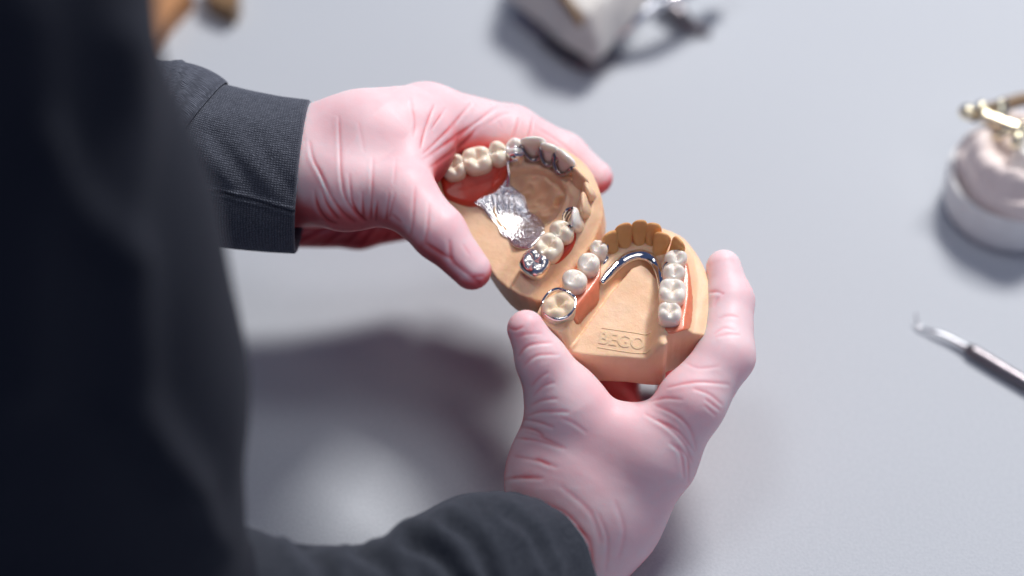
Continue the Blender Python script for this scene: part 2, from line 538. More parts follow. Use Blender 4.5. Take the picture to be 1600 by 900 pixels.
def fan(p0, p1, q0, q1, n, amp, wd, bend=6, jit=3, zr=None, seed=0):
    """n lines between the segments p0-p1 (starts) and q0-q1 (ends)"""
    r = random.Random(seed); out = []
    for i in range(n):
        t = (i + 0.5 + r.uniform(-.3, .3)) / n
        a = np.array(p0)*(1-t) + np.array(p1)*t; b = np.array(q0)*(1-t) + np.array(q1)*t
        u0 = r.uniform(0, .25); u1 = r.uniform(.75, 1)
        a, b = a*(1-u0) + b*u0, a*(1-u1) + b*u1
        d = b - a; L = np.linalg.norm(d) + 1e-6; nn = np.array([-d[1], d[0]]) / L
        m = (a+b)/2 + nn*(bend + r.uniform(-jit, jit))
        out.append([[a, m, b], amp*r.uniform(.5, 1.2), wd*r.uniform(.7, 1.3)] + ([zr] if zr else []))
    return out

def build_hand(name, prims, lines, label, parent, seed=0, lit_dir=(0, .5, .8), shade_depth=-3.2, rg=(-.28, .64)):
    f = hand_field(prims)
    V, F = f.mesh()
    Nn = vnormals(V, F)
    dn = np.array(lit_dir, float); dn /= np.linalg.norm(dn)
    st = 0.18 + 0.50*sstep(rg[0], rg[1], Nn @ dn)   # painted shade: pale towards the lit direction, crimson where turned away
    st *= 0.30 + 0.70*sstep(shade_depth-1.0, shade_depth+0.8, V[:, 2])   # painted shade again: deeper parts below the hand go crimson
    d = wrinkle(V, Nn, lines, st)
    # loose, irregular glove film
    d += 0.016 * wob(V, 1.3, seed) + 0.0025 * wob(V, 5.5, seed+1)
    V2 = V + Nn * d[:, None]
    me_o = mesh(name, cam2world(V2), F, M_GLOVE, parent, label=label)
    a = me_o.data.attributes.new('shade_tone', 'FLOAT', 'POINT')
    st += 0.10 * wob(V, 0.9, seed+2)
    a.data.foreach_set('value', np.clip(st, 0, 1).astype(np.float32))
    return me_o

person = empty('person', 'person in a charcoal long sleeved top and pink gloves holding two dental casts', 'person',
               Matrix.Translation(Vector(cam2world(CC(-250, 700, 6)) * S)))
def child_world(o, parent):
    o.parent = parent; o.matrix_parent_inverse = Matrix.Translation(parent.matrix_world.translation).inverted()
    return o

LH = [
    ((455, 258, -1.2, 88), (560, 238, -1.0, 92), 0.5, 0.8),
    ((560, 238, -1.0, 92), (628, 222, -1.0, 84), 0.5, 0.8),
    ((600, 232, -1.3, 86), (664, 192, -2.2, 60), 0.7),
    ((664, 192, -2.2, 60), (798, 212, -3.6, 46), 0.5),         # index
    ((798, 212, -3.6, 46), (878, 246, -4.0, 38), 0.3),
    ((878, 246, -4.0, 38), (930, 278, -3.9, 27), 0.3),
    ((640, 240, -3.4, 60), (770, 262, -5.2, 42), 0.4),         # middle, under the cast
    ((770, 262, -5.2, 42), (850, 330, -5.0, 34), 0.3),
    ((850, 330, -5.0, 34), (868, 372, -4.6, 28), 0.3),
    ((470, 268, -1.0, 84), (540, 292, 0.2, 66), 0.6),           # thumb base
    ((540, 292, 0.2, 62), (630, 306, 1.4, 50), 0.6),
    ((630, 306, 1.4, 50), (686, 364, 2.3, 42), 0.4),
    ((686, 364, 2.3, 42), (737, 422, 2.5, 31), 0.3),
    ((590, 240, -0.4, 70), (632, 260, 0.2, 46), 0.8),           # web
    ((440, 343, -5.0, 44), (560, 350, -5.4, 38), 0.3),          # heel and little finger side
    ((560, 350, -5.4, 38), (680, 330, -6.0, 36), 0.3),
    ((460, 285, -3.2, 72), (600, 290, -3.6, 64), 0.4),
    ((640, 310, -4.6, 38), (760, 330, -5.4, 34), 0.3),
]
def L_(amp, wd, *pts): return [list(pts), amp, wd]
ll = [L_(.045, 2.8, (529, 180), (531, 230), (533, 275), (538, 304), (552, 327), (574, 345)),
      L_(.055, 3.0, (483, 219), (489, 248), (501, 272), (517, 306), (536, 332), (556, 347)),
      L_(.04, 3.0, (491, 296), (497, 323), (511, 343), (527, 349)),
      L_(.045, 2.8, (545, 270), (549, 307), (557, 329), (572, 345)),
      L_(.03, 2.8, (500, 290), (512, 320), (530, 342)),
      L_(.03, 2.8, (583, 245), (581, 299), (580, 345)),
      L_(.035, 2.8, (566, 300), (568, 339)), L_(.03, 2.6, (590, 312), (587, 346)),
      L_(.03, 2.6, (608, 300), (604, 344)), L_(.025, 2.6, (617, 300), (609, 340)),
      L_(.016, 2.6, (619, 245), (615, 290)), L_(.03, 2.8, (649, 290), (645, 343), (642, 368)),
      L_(.028, 2.6, (670, 315), (668, 353), (664, 378)),
      L_(.075, 3.6, (702, 374), (706, 406), (726, 424), (751, 443)),
      L_(.04, 3.0, (663, 378), (693, 397), (708, 405)), L_(.03, 2.8, (738, 432), (757, 430)),
      L_(.02, 2.6, (612, 334), (628, 348)), L_(.02, 3, (722, 380), (735, 400)),
      L_(.04, 3, (463, 378), (515, 352)), L_(.04, 3, (492, 390), (538, 358)), L_(.04, 3, (528, 390), (568, 354)),
      L_(.04, 3, (556, 390), (588, 352)), L_(.03, 3, (590, 388), (610, 360)),
      L_(.04, 3.0, (656, 234), (664, 200), (680, 160)), L_(.03, 2.8, (672, 204), (684, 186), (696, 168)),
      L_(.045, 3.2, (658, 243), (700, 202), (737, 160)), L_(.05, 3.4, (658, 252), (703, 219), (746, 190), (780, 163)),
      L_(.045, 3.2, (667, 264), (715, 230), (750, 196)), L_(.02, 3, (640, 150), (648, 190), (645, 215)),
      L_(.02, 3, (760, 195), (782, 180), (800, 176)),
      L_(.045, 2.8, (811, 183), (806, 200), (800, 216)), L_(.05, 2.8, (832, 184), (829, 200), (823, 218)),
      L_(.02, 2.6, (778, 188), (784, 201)), L_(.025, 2.8, (834, 197), (865, 216), (890, 236), (915, 268)),
      L_(.014, 3, (470, 190), (478, 230)), L_(.012, 3, (560, 190), (570, 240))]
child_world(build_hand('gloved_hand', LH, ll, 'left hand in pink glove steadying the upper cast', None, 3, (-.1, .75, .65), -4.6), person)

RH = [
    ((822, 514, 1.7, 30), (848, 566, 1.6, 39), 0.3),            # thumb
    ((848, 566, 1.6, 39), (884, 632, 1.2, 54), 0.4),
    ((884, 632, 1.2, 56), (888, 740, 0.6, 92), 0.8, 0.8),
    ((888, 740, 0.6, 96), (880, 850, 0.4, 92), 0.6, 0.75),
    ((884, 650, 1.2, 50), (1000, 706, 1.2, 60), 0.6, 0.8),      # web
    ((1010, 712, 1.0, 78), (940, 800, 0.6, 92), 0.8, 0.75),
    ((940, 800, 0.6, 92), (860, 910, 0.4, 80), 0.8, 0.75),
    ((1026, 710, 1.0, 62), (1080, 630, 1.4, 52), 0.5),          # index
    ((1080, 630, 1.4, 52), (1134, 556, 0.9, 44), 0.4),
    ((1134, 556, 0.9, 45), (1141, 470, -0.3, 36), 0.3),
    ((1141, 470, -0.3, 36), (1131, 418, -0.8, 28), 0.3),
    ((1000, 750, -1.6, 56), (1058, 655, -3.2, 40), 0.4),        # middle
    ((1058, 655, -3.2, 40), (1068, 580, -4.8, 36), 0.3),
    ((1066, 580, -4.6, 38), (1000, 520, -4.6, 32), 0.3),
    ((975, 790, -2.6, 62), (982, 690, -4.2, 40), 0.4),          # ring
    ((982, 690, -4.2, 38), (954, 590, -5.2, 38), 0.3),
    ((958, 590, -5.2, 40), (920, 520, -5.0, 34), 0.3),
    ((930, 800, -1.8, 80), (880, 870, -1.2, 80), 0.5),
]
rl = [L_(.035, 2.8, (793, 511), (806, 515), (818, 510)), L_(.02, 2.8, (806, 527), (824, 522), (848, 521)),
      L_(.045, 3.2, (809, 558), (826, 540), (865, 535)), L_(.04, 3.0, (816, 574), (838, 556), (875, 554)),
      L_(.04, 3.0, (830, 605), (841, 591), (858, 581)), L_(.035, 3.0, (832, 620), (849, 603), (868, 598)),
      L_(.04, 3.2, (828, 634), (847, 625), (872, 623)), L_(.045, 3.4, (821, 651), (847, 643), (890, 644)),
      L_(.05, 3.4, (815, 655), (840, 659), (866, 669)), L_(.045, 3.4, (811, 667), (835, 672), (850, 682)),
      L_(.02, 3.2, (875, 652), (897, 662), (918, 677)), L_(.025, 3.2, (818, 674), (850, 685), (886, 702)),
      L_(.03, 3.2, (803, 684), (838, 688), (880, 702)), L_(.03, 4, (778, 752), (806, 746), (850, 747)),
      L_(.018, 3.5, (836, 716), (872, 731)), L_(.02, 3.5, (800, 712), (840, 720), (860, 728)),
      L_(.03, 4.0, (845, 784), (884, 802), (913, 837), (932, 896)), L_(.035, 3.6, (900, 822), (922, 846), (926, 890)),
      L_(.02, 4.0, (933, 800), (949, 842), (946, 895)), L_(.02, 4.5, (874, 759), (922, 800), (940, 850)),
      L_(.018, 4.5, (960, 780), (975, 830), (965, 875)),
      L_(.045, 3.0, (1040, 606), (1087, 597), (1140, 601)), L_(.035, 3.0, (1082, 607), (1108, 616), (1130, 634)),
      L_(.03, 2.8, (1100, 622), (1126, 642)), L_(.025, 2.8, (1100, 633), (1120, 650)),
      L_(.028, 3.0, (1012, 628), (1039, 622), (1068, 625)), L_(.03, 3.0, (1020, 632), (1055, 648), (1078, 670), (1089, 706)),
      L_(.045, 3.0, (1006, 645), (1044, 669), (1068, 693), (1082, 725)), L_(.04, 2.8, (1026, 655), (1060, 675), (1086, 708)),
      L_(.035, 3.2, (1045, 691), (1063, 709), (1069, 750)), L_(.035, 3.0, (1056, 695), (1074, 717), (1075, 755)),
      L_(.028, 2.8, (1122, 498), (1138, 493), (1155, 496)), L_(.035, 2.8, (1115, 523), (1131, 512), (1152, 516)),
      L_(.035, 2.8, (1118, 527), (1136, 522), (1158, 523)), L_(.045, 3.0, (1108, 458), (1120, 456), (1131, 460)),
      L_(.02, 2.8, (1132, 458), (1122, 466), (1116, 480)), L_(.02, 3, (1060, 560), (1090, 575), (1125, 572))]
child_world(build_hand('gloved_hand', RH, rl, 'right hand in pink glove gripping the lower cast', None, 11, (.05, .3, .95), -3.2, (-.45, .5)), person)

# ------------------------------------------------------------------ sleeves and torso
def loft(name, rings, mat, thick=0.25, seg=96, folds=None, parent=None, label=None, rim=True, sub=8):
    """garment tube through (px, py, dz, r_across_px, r_depth_px, tilt) rings, open at its last ring with a turned rim"""
    R = smooth_path([np.array(r, float) for r in rings], sub)
    V = []; F = []; UVs = []
    cs = np.array([CC(r[0], r[1], r[2]) for r in R])
    L = 0; n = len(R)
    for i, r in enumerate(R):
        t = cs[min(i+1, n-1)] - cs[max(i-1, 0)]; t /= np.linalg.norm(t)
        if i: L += np.linalg.norm(cs[i] - cs[i-1])
        y = np.cross((0, 0, 1.0), t); y /= np.linalg.norm(y); z = np.cross(t, y)
        for j in range(seg):
            q = 2*math.pi*j/seg
            p = cs[i] + (math.cos(q)*y*r[3] + math.sin(q)*z*r[4])*PXC + t*math.sin(q)*r[5]
            V.append(p); UVs.append((L, j/seg*2*math.pi*r[3]*PXC))
    V = np.array(V); cen = np.repeat(cs, seg, axis=0)
    nrm = V - cen; nrm /= np.linalg.norm(nrm, axis=1)[:, None]
    if folds is not None: V = V + nrm * folds(V, np.array(UVs), nrm)[:, None]
    # rim: rolled edge, then lining going back inside
    rows = n
    last = V[-seg:].copy(); c = cs[-1]; t = cs[-1] - cs[-2]; t /= np.linalg.norm(t); nl = nrm[-seg:]
    extra = []
    if rim:
        for (out, fwd) in ((-0.05, 0.06), (-0.13, 0.08), (-0.2, 0.03), (-0.25, -0.15), (-0.28, -1.0), (-0.3, -2.5)):
            extra.append(last + nl*out + t*fwd); rows += 1
            UVs += [(L + .1, j/seg*14) for j in range(seg)]
        V = np.concatenate([V] + extra)
    for i in range(rows-1):
        for j in range(seg):
            F.append((i*seg+j, (i+1)*seg+j, (i+1)*seg+(j+1) % seg, i*seg+(j+1) % seg))
    o = mesh(name, cam2world(V), np.array(F)[:, ::-1], mat, label=label)
    uvl = o.data.uv_layers.new(name='UVMap'); UVs = np.array(UVs)
    li = np.zeros(len(o.data.loops), np.int32); o.data.loops.foreach_get('vertex_index', li)
    uvl.data.foreach_set('uv', UVs[li].astype(np.float32).ravel())
    return o

def cuff_folds(V, UV, nrm):
    px, py = proj(V)
    d = 0.05*wob(V, 0.8, 5) + 0.012*wob(V, 2.5, 8)
    # diagonal drag folds
    for (a, b, amp, wd) in (((330, 210), (400, 300), .12, 16), ((300, 250), (345, 300), .10, 14), ((395, 215), (455, 300), .07, 14), ((300, 150), (420, 165), .05, 18)):
        a = np.array(a, float); e = np.array(b, float) - a
        t = np.clip(((px-a[0])*e[0] + (py-a[1])*e[1])/e.dot(e), 0, 1)
        s = np.hypot(px-a[0]-t*e[0], py-a[1]-t*e[1])
        d -= amp*np.exp(-(s/wd)**2)*(nrm[:, 2] > 0)
    # side seam and joining seam
    for (P, amp) in (([(285, 300), (340, 302), (400, 315), (470, 335)], .07), ([(278, 90), (283, 130), (276, 170), (272, 240), (285, 320)], .09)):
        P = smooth_path(P, 4); best = np.full(len(V), 1e9)
        for i in range(len(P)-1):
            a = P[i]; e = P[i+1]-a; t = np.clip(((px-a[0])*e[0] + (py-a[1])*e[1])/e.dot(e), 0, 1)
            best = np.minimum(best, np.hypot(px-a[0]-t*e[0], py-a[1]-t*e[1]))
        d += (amp*np.exp(-((best-4)/3.0)**2) - amp*np.exp(-(best/2.2)**2))*(nrm[:, 2] > -0.1)
    return d
cuff = loft('sleeve_cuff', [(60, 200, -1.5, 165, 150, 0), (160, 222, -1.5, 150, 138, 0), (235, 238, -1.4, 146, 132, 0), (268, 240, -1.4, 146, 132, 0),
                      (290, 250, -1.4, 134, 125, 0), (350, 262, -1.3, 129, 120, 0), (420, 272, -1.2, 126, 116, 0), (471, 277, -1.2, 124, 110, 0)],
            M_CUFF, seg=360, folds=cuff_folds, sub=22, label='charcoal knitted cuff round the left wrist')
child_world(cuff, person)

def sleeve_folds(V, UV, nrm):
    px, py = proj(V); d = 0
    for (P, amp, wd) in (([(640, 845), (690, 870), (730, 930)], .30, 13), ([(700, 820), (745, 850), (775, 920)], .22, 12), ([(560, 860), (600, 885), (620, 930)], .22, 13), ([(790, 800), (835, 835), (860, 890)], .12, 9), ([(470, 850), (500, 880), (520, 930)], .2, 14)):
        P = smooth_path(P, 4); best = np.full(len(V), 1e9)
        for i in range(len(P)-1):
            a = P[i]; e = P[i+1]-a; t = np.clip(((px-a[0])*e[0] + (py-a[1])*e[1])/e.dot(e), 0, 1)
            best = np.minimum(best, np.hypot(px-a[0]-t*e[0], py-a[1]-t*e[1]))
        d = d + (amp*.6*np.exp(-((best-1.8*wd)/wd)**2) - amp*np.exp(-(best/wd)**2))*(nrm[:, 2] > 0)
    return d + 0.10*wob(V, 0.7, 15) + 0.10*wob(V*[0.6, 1.5, 1.0], 1.7, 18) + 0.02*wob(V, 4, 19)
slv = loft('sleeve_cuff', [(190, 1030, 7.6, 215, 200, 0), (290, 1012, 7.0, 200, 185, 0), (370, 1000, 6.5, 176, 165, 0), (445, 990, 6.1, 146, 145, 0), (525, 975, 5.6, 119, 124, 0), (610, 958, 5.1, 112, 118, 0),
                     (690, 935, 4.3, 130, 128, 0), (762, 915, 3.4, 144, 134, 0), (822, 893, 2.4, 132, 122, 0), (845, 881, 1.9, 120, 114, 0)],
           M_SLEEVE, seg=160, folds=sleeve_folds, sub=12, label='dark loose sleeve end round the right wrist')
child_world(slv, person)

def torso():
    pr = [((-330, -720, 26, 330), (-130, -150, 22, 305), 3, 1),     # upper arm, shoulder to elbow
          ((-130, -150, 22, 305), (48, 400, 16, 262), 3, 1),
          ((48, 400, 16, 262), (116, 620, 12.5, 236), 3, 1),
          ((116, 620, 12.5, 240), (160, 860, 10, 200), 3, 1),
          ((160, 860, 10, 200), (180, 1040, 8, 195), 2, 1),
          ((215, 985, 8, 185), (420, 1000, 6.6, 120), 1.5, 1),        # forearm
          ((-900, -500, 10, 560), (-800, 1000, -6, 520), 6, 1),      # trunk
          ((-420, 100, -8, 240), (-100, 160, -4, 190), 3, 1),         # other arm
          ((-100, 160, -4, 185), (150, 220, -1.6, 138), 2, 1)]
    pts = []
    for a, b, *_ in pr:
        for q in (a, b):
            c = CC(*q[:3]); r = q[3]*PXC; pts += [c-r-1.5, c+r+1.5]
    pts = np.array(pts); f = Field(pts.min(0), pts.max(0), 0.45); f.D[:] = 6
    for a, b, k, sz in pr:
        f.cap(CC(*a[:3]), a[3]*PXC*(FD-a[2])/FD, CC(*b[:3]), b[3]*PXC*(FD-b[2])/FD, k, sz)
    V, F = f.mesh()
    Nn = vnormals(V, F)
    px, py = proj(V)
    d = 0.12*wob(V, 0.18, 31) + 0.06*wob(V, 0.5, 33)
    for (P, amp, wd) in (([(195, 60), (205, 200), (190, 330), (205, 420), (212, 600), (240, 680), (290, 750)], .45, 34),
                         ([(60, 200), (120, 320), (190, 400)], .5, 26), ([(40, 20), (60, 300), (40, 600)], .4, 40), ([(190, 640), (270, 740), (330, 840)], .4, 30)):
        P = smooth_path(P, 4); best = np.full(len(V), 1e9)
        for i in range(len(P)-1):
            a = P[i]; e = P[i+1]-a; t = np.clip(((px-a[0])*e[0] + (py-a[1])*e[1])/e.dot(e), 0, 1)
            best = np.minimum(best, np.hypot(px-a[0]-t*e[0], py-a[1]-t*e[1]))
        d += amp*np.exp(-(best/wd)**2)*(Nn[:, 2] > 0)
    o = mesh('shirt', cam2world(V + Nn*d[:, None]), F, M_SHIRT, label='near-black shirt over the trunk and upper arms')
    child_world(o, person)
torso()

# ------------------------------------------------------------------ teeth
def tooth_mesh(w_, d_, hgt, kind, seed=0, root=0.35, cs=1.0):
    """crown with rounded profile; w_ along the arch (x), d_ across (y)"""
    rs = np.random.RandomState(seed)
    seg = 40; rows = 22
    V = []
    for i in range(rows+1):
        a = i/rows
        for j in range(seg):
            q = 2*math.pi*j/seg
            c, s_ = math.cos(q), math.sin(q)
            n = 2.4 if kind == 'molar' else 2.15
            rr = (abs(c)**n + abs(s_)**n)**(-1/n)
            if a < 0.72:                      # top cap
                b_ = a/0.72*math.pi/2
                e = 0.62 if kind != 'incisor' else 0.8
                rho = math.sin(b_)**e; z = math.cos(b_)**0.9*0.42
                zz = 0.58 + z*0.42/0.42
                zz = 0.58 + 0.42*math.cos(b_)**0.75
            else:
                t = (a-0.72)/0.28
                rho = 1 - 0.22*t*t; zz = 0.58*(1-t) - root/hgt*t
            x = rho*rr*c*w_/2; y = rho*rr*s_*d_/2; z = zz*hgt
            xn, yn = x/(w_/2), y/(d_/2)
            if kind == 'incisor':
                k = max(0.0, zz)
                y *= (1 - 0.62*k); y -= 0.10*d_*k
                if yn < 0: y += 0.16*d_*math.exp(-((zz-.55)/.3)**2)*(1-xn*xn)
                x *= 0.86 + 0.24*min(1.0, k*1.3)
                if zz > .58: z += 0.12*hgt*(1-abs(xn)**3)*0 
            else:
                if kind == 'molar':
                    cp = [(-.48, -.45), (.48, -.45), (-.48, .45), (.46, .47)]
                    am = 0.13; wd = .36
                else:
                    cp = [(0, -.42), (0, .48)]; am = 0.16; wd = .42
                fade = 1 if a < .72 else 0
                fade = max(0, min(1, (0.8-a)/.25))
                dz = sum(am*math.exp(-((xn-cx)**2+(yn-cy)**2)/wd**2) for cx, cy in cp)
                # fissures
                dz -= 0.09*math.exp(-(yn+0.06*math.sin(xn*7+seed))**2/.02)*(math.exp(-(xn/.62)**4))
                if kind == 'molar':
                    dz -= 0.07*math.exp(-(xn-0.08*math.sin(yn*5+seed))**2/.02)*math.exp(-(yn/.75)**4)
                dz -= 0.06*math.exp(-((abs(xn)-.6)**2+yn*yn)/.02)
                dz -= 0.10*math.exp(-(xn*xn+yn*yn)/.35)
                z += dz*fade*cs
                # bulges on the sides following the cusps
                if a > .4: 
                    bulge = 0.05*sum(math.exp(-((xn-cx*1.7)**2+(yn-cy*1.7)**2)/.25) for cx, cy in cp)
                    x *= 1+bulge*min(1, (a-.4)*4); y *= 1+bulge*min(1, (a-.4)*4)
            V.append((x, y, z))
    V = np.array(V); V[:, :2] *= 1 + np.array([rs.uniform(-.05, .07), rs.uniform(-.05, .06)]); V += 0.014*np.stack([wob(V, 5, seed+i) for i in range(3)], 1)
    V[:, 2] += V[:, 0]*rs.uniform(-.09, .09) + V[:, 1]*rs.uniform(-.09, .09)
    F = []
    for i in range(rows):
        for j in range(seg):
            F.append((i*seg+j, (i+1)*seg+j, (i+1)*seg+(j+1) % seg, i*seg+(j+1) % seg))
    F.append(tuple(range(rows*seg, (rows+1)*seg)))
    return V, F
def place(V, pos, rot, tilt=(0, 0)):
    """tilt: lean in x and y (radians), then rotate about h and move"""
    M = Matrix.Rotation(rot, 3, 'Z') @ Matrix.Rotation(tilt[0], 3, 'X') @ Matrix.Rotation(tilt[1], 3, 'Y')
    return np.asarray(V) @ np.array(M).T + np.asarray(pos)

# ------------------------------------------------------------------ LOWER cast
LF = Frame(985, 475, 0.9, (0.02, 0.62, 0.78))
FLOOR_L = -1.15
lower_arch = np.array([LF.uv(*p) for p in [(866, 505, ), (878, 480), (905, 447), (925, 420), (943, 394), (960, 384), (978, 377), (1000, 373), (1020, 375), (1038, 384), (1054, 402), (1059, 428), (1058, 460), (1052, 495), (1050, 530)]])
low_inside = np.concatenate([lower_arch, [LF.uv(1050, 800), LF.uv(830, 800)]])
def H_lower(U, V):
    d = line_d(U, V, lower_arch)
    ins = poly_sd(U, V, low_inside) < 0
    v0 = LF.uv(1000, 425, -.45)[1]; v1 = LF.uv(985, 556, FLOOR_L + .3)[1]
    k = np.clip((V - v1)/(v0 - v1), 0, 1.3)
    floor = FLOOR_L + .18 + 0.58*k
    plate = np.array([LF.uv(*p) for p in [(1001, 418, -.4), (1012, 424, -.4), (1024, 445, -.6), (1036, 500, -.8), (1040, 600, -.9), (880, 600, -.9), (893, 548, -.9), (925, 505, -.8), (955, 462, -.6), (988, 424, -.45)]])
    sd = poly_sd(U, V, plate)
    groove = 0.16*sstep(0.35, 0.02, sd)*(k > -1) + .35*sstep(.02, .12, sd)*sstep(.75, 1.1, k)
    base = np.where(sd < 0, floor + .10, floor + .10 - .20*sstep(0, .10, sd) - .30*sstep(0, .15, sd)*sstep(.7, 1.05, k))
    t = sstep(0.36, 0.95, d)
    Hin = base*t
    Hout = -0.35*sstep(0.35, 0.8, d) - 0.25*sstep(.8, 1.6, d)
    H = np.where(ins, Hin, Hout)
    P = np.stack([U, V], -1)
    return H + 0.02*wob(P, 4.0, 41) + 0.03*wob(P, 1.6, 42)
low_outline = [LF.uv(*p) for p in [(840, 478, 0), (842, 500, 0)]] + [LF.uv(893, 549, FLOOR_L+.3), LF.uv(975, 556, FLOOR_L+.3), LF.uv(1036, 561, FLOOR_L+.3), LF.uv(1042, 522, 0), LF.uv(1066, 518, -.2), LF.uv(1106, 521, -.4), LF.uv(1116, 500, -.4), LF.uv(1113, 465, -.4), LF.uv(1103, 425, -.4), LF.uv(1084, 390, -.4), LF.uv(1060, 370, -.5), LF.uv(1020, 366, -.8), LF.uv(975, 370, -.8), LF.uv(946, 388, -.5), LF.uv(912, 412, -.3), LF.uv(885, 440, -.2), LF.uv(856, 458, -.1)]
low_outline = smooth_path(low_outline, 3, True)
lower = empty('dental_cast', 'tan stone cast of a lower jaw, gripped by the right hand', 'dental cast', LF.matrix())

def pick(fr, px, py, Hf, off=0.0):
    """where the sight line through a traced pixel meets the cast surface"""
    hs = np.arange(1.0, -2.5, -0.02)
    a = fr.loc(px, py, 0.0); d = fr.loc(px, py, 1.0) - a
    Q = a[None, :] + hs[:, None]*d[None, :]
    ok = np.nonzero(hs <= Hf(Q[:, 0], Q[:, 1]) + off)[0]
    return Q[ok[0]] if len(ok) else Q[-1]
def cast_body(name, fr, outline, Hf, hb, parent, mat, extra=None, h=0.04, flare=0.0):
    o = np.array(outline)
    lo = np.array([o[:, 0].min()-.15, o[:, 1].min()-.15, hb-.15]); hi = np.array([o[:, 0].max()+.15, o[:, 1].max()+.15, .5])
    f = Field(lo, hi, h)
    U, V = np.meshgrid(f.ax[0], f.ax[1], indexing='ij')
    Hh = Hf(U, V); sd = poly_sd(U, V, o) + 0.02*wob(np.stack([U, V], -1), 2.2, 77) + 0.008*wob(np.stack([U, V], -1), 11, 78)
    gu, gv = np.gradient(Hh, h); g = np.sqrt(1+np.minimum(gu**2+gv**2, 9))
    Z = f.ax[2][None, None, :]
    top = (Z - Hh[:, :, None]) / g[:, :, None]
    side = sd[:, :, None] + flare*(Z)
    bot = hb - Z
    k = 0.07
    def smax(a, b):
        hh = np.maximum(k-np.abs(a-b), 0)/k; return np.maximum(a, b)+hh*hh*k*.25
    D = smax(smax(top, side), bot)
    f.D = D.astype(np.float32)
    if extra: extra(f)
    V_, F_ = f.mesh()
    return mesh(name, V_, F_, mat, parent)
def shell(name, fr, poly, Hf, t, parent, mat, h=0.03, lift=0.0, edge=0.12, rag=0.0, inner=-0.08):
    """piece lying on the cast surface: polygon region, thickness t thinning towards its edge"""
    o = np.array(poly)
    U0 = o.min(0)-.1; U1 = o.max(0)+.1
    f = Field((U0[0], U0[1], -2), (U1[0], U1[1], .9), h)
    U, V = np.meshgrid(f.ax[0], f.ax[1], indexing='ij')
    Hh = Hf(U, V) + lift
    sd = poly_sd(U, V, o)
    if rag: sd = sd + rag*wob(np.stack([U, V], -1), 9, 5)
    th = t*np.clip(-sd/edge, 0, 1)**.5
    gu, gv = np.gradient(Hh, h); g = np.sqrt(1+np.minimum(gu**2+gv**2, 9))
    Z = f.ax[2][None, None, :]
    top = (Z - (Hh+th*g*.9)[:, :, None])/g[:, :, None]
    bot = ((Hh + inner)[:, :, None] - Z)/g[:, :, None]
    D = np.maximum(np.maximum(top, bot), sd[:, :, None])
    f.D = D.astype(np.float32)
    V_, F_ = f.mesh()
    return mesh(name, V_, F_, mat, parent)

cast_body('stone_base', LF, low_outline, H_lower, -2.35, lower, M_STONE, flare=0.03)

# lower stone front teeth (px of crown centre, width cm)
for i, (x, y, wd, hg, rot, til) in enumerate([(956, 374, .66, 1.0, .6, -.06), (976, 366, .62, 1.12, .3, -.05), (999, 362, .60, 1.14, .05, 0.0), (1019, 363, .56, 1.04, -.15, .04), (1032, 376, .64, 1.0, -.45, .06), (1056, 384, .62, 1.0, -.9, .1)]):
    p = LF.loc(x, y, 0.5); V, F = tooth_mesh(wd, .66, hg, 'incisor', 60+i)
    p[2] = -0.12
    mesh('stone_tooth', place(V, p, rot, (-0.14, til)), F, M_STONE2, lower)
# prepared molar
p = LF.loc(873, 477, .35); V, F = tooth_mesh(1.12, 1.02, .62, 'molar', 4, .6); p[2] = -0.18
mesh('stone_tooth', place(V, p, 0.55), F, M_STONE3, lower, label='cream molar stump inside the chrome ring')

# embossed name on the tongue block
def emboss():
    cu = bpy.data.curves.new('lettering', 'FONT'); cu.body = 'BEGO'; cu.size = 1.0; cu.extrude = 0.5; cu.bevel_depth = 0.012; cu.offset = 0.012
    to = bpy.data.objects.new('tmp', cu); COL.objects.link(to)
    bpy.context.view_layer.update()
    me = bpy.data.meshes.new_from_object(to.evaluated_get(bpy.context.evaluated_depsgraph_get()))
    n = len(me.vertices); co = np.zeros(n*3, np.float32); me.vertices.foreach_get('co', co); co = co.reshape(-1, 3)
    bpy.data.objects.remove(to)
    h = FLOOR_L + .40
    a = LF.loc(935, 536, h); b = LF.loc(1006, 545, h); c = LF.loc(939, 519, h)
    ux = (b-a); uy = (c-a) - ux*((c-a).dot(ux)/ux.dot(ux)); nn = np.array([0, 0, 1.0])
    x0, x1, y0, y1 = co[:, 0].min(), co[:, 0].max(), co[:, 1].min(), co[:, 1].max()
    U = (co[:, 0]-x0)/(x1-x0); W_ = (co[:, 1]-y0)/(y1-y0)
    P = a + U[:, None]*ux + W_[:, None]*uy
    HH = H_lower(P[:, 0], P[:, 1])
    P[:, 2] = HH + np.where(co[:, 2] > 0, 0.024, -0.1)
    me.vertices.foreach_set('co', (P*S).astype(np.float32).ravel()); me.update()
    me.materials.clear(); me.materials.append(M_STONE)
    o = bpy.data.objects.new('lettering', me); COL.objects.link(o); o.parent = lower
    o['label'] = 'raised capital letters on the back of the cast'
    # raised frame line above and below the letters
    for (p0, p1, p2) in (((940, 515), (975, 519), (1016, 525)), ((934, 541), (975, 547), (1016, 551))):
        pts = smooth_path([LF.loc(*q, h) for q in (p0, p1, p2)], 8)
        pts[:, 2] = H_lower(pts[:, 0], pts[:, 1]) + .005
        V, F = tube(pts, .015, 8); mesh('raised_line', V, F, M_STONE, lower)
emboss()

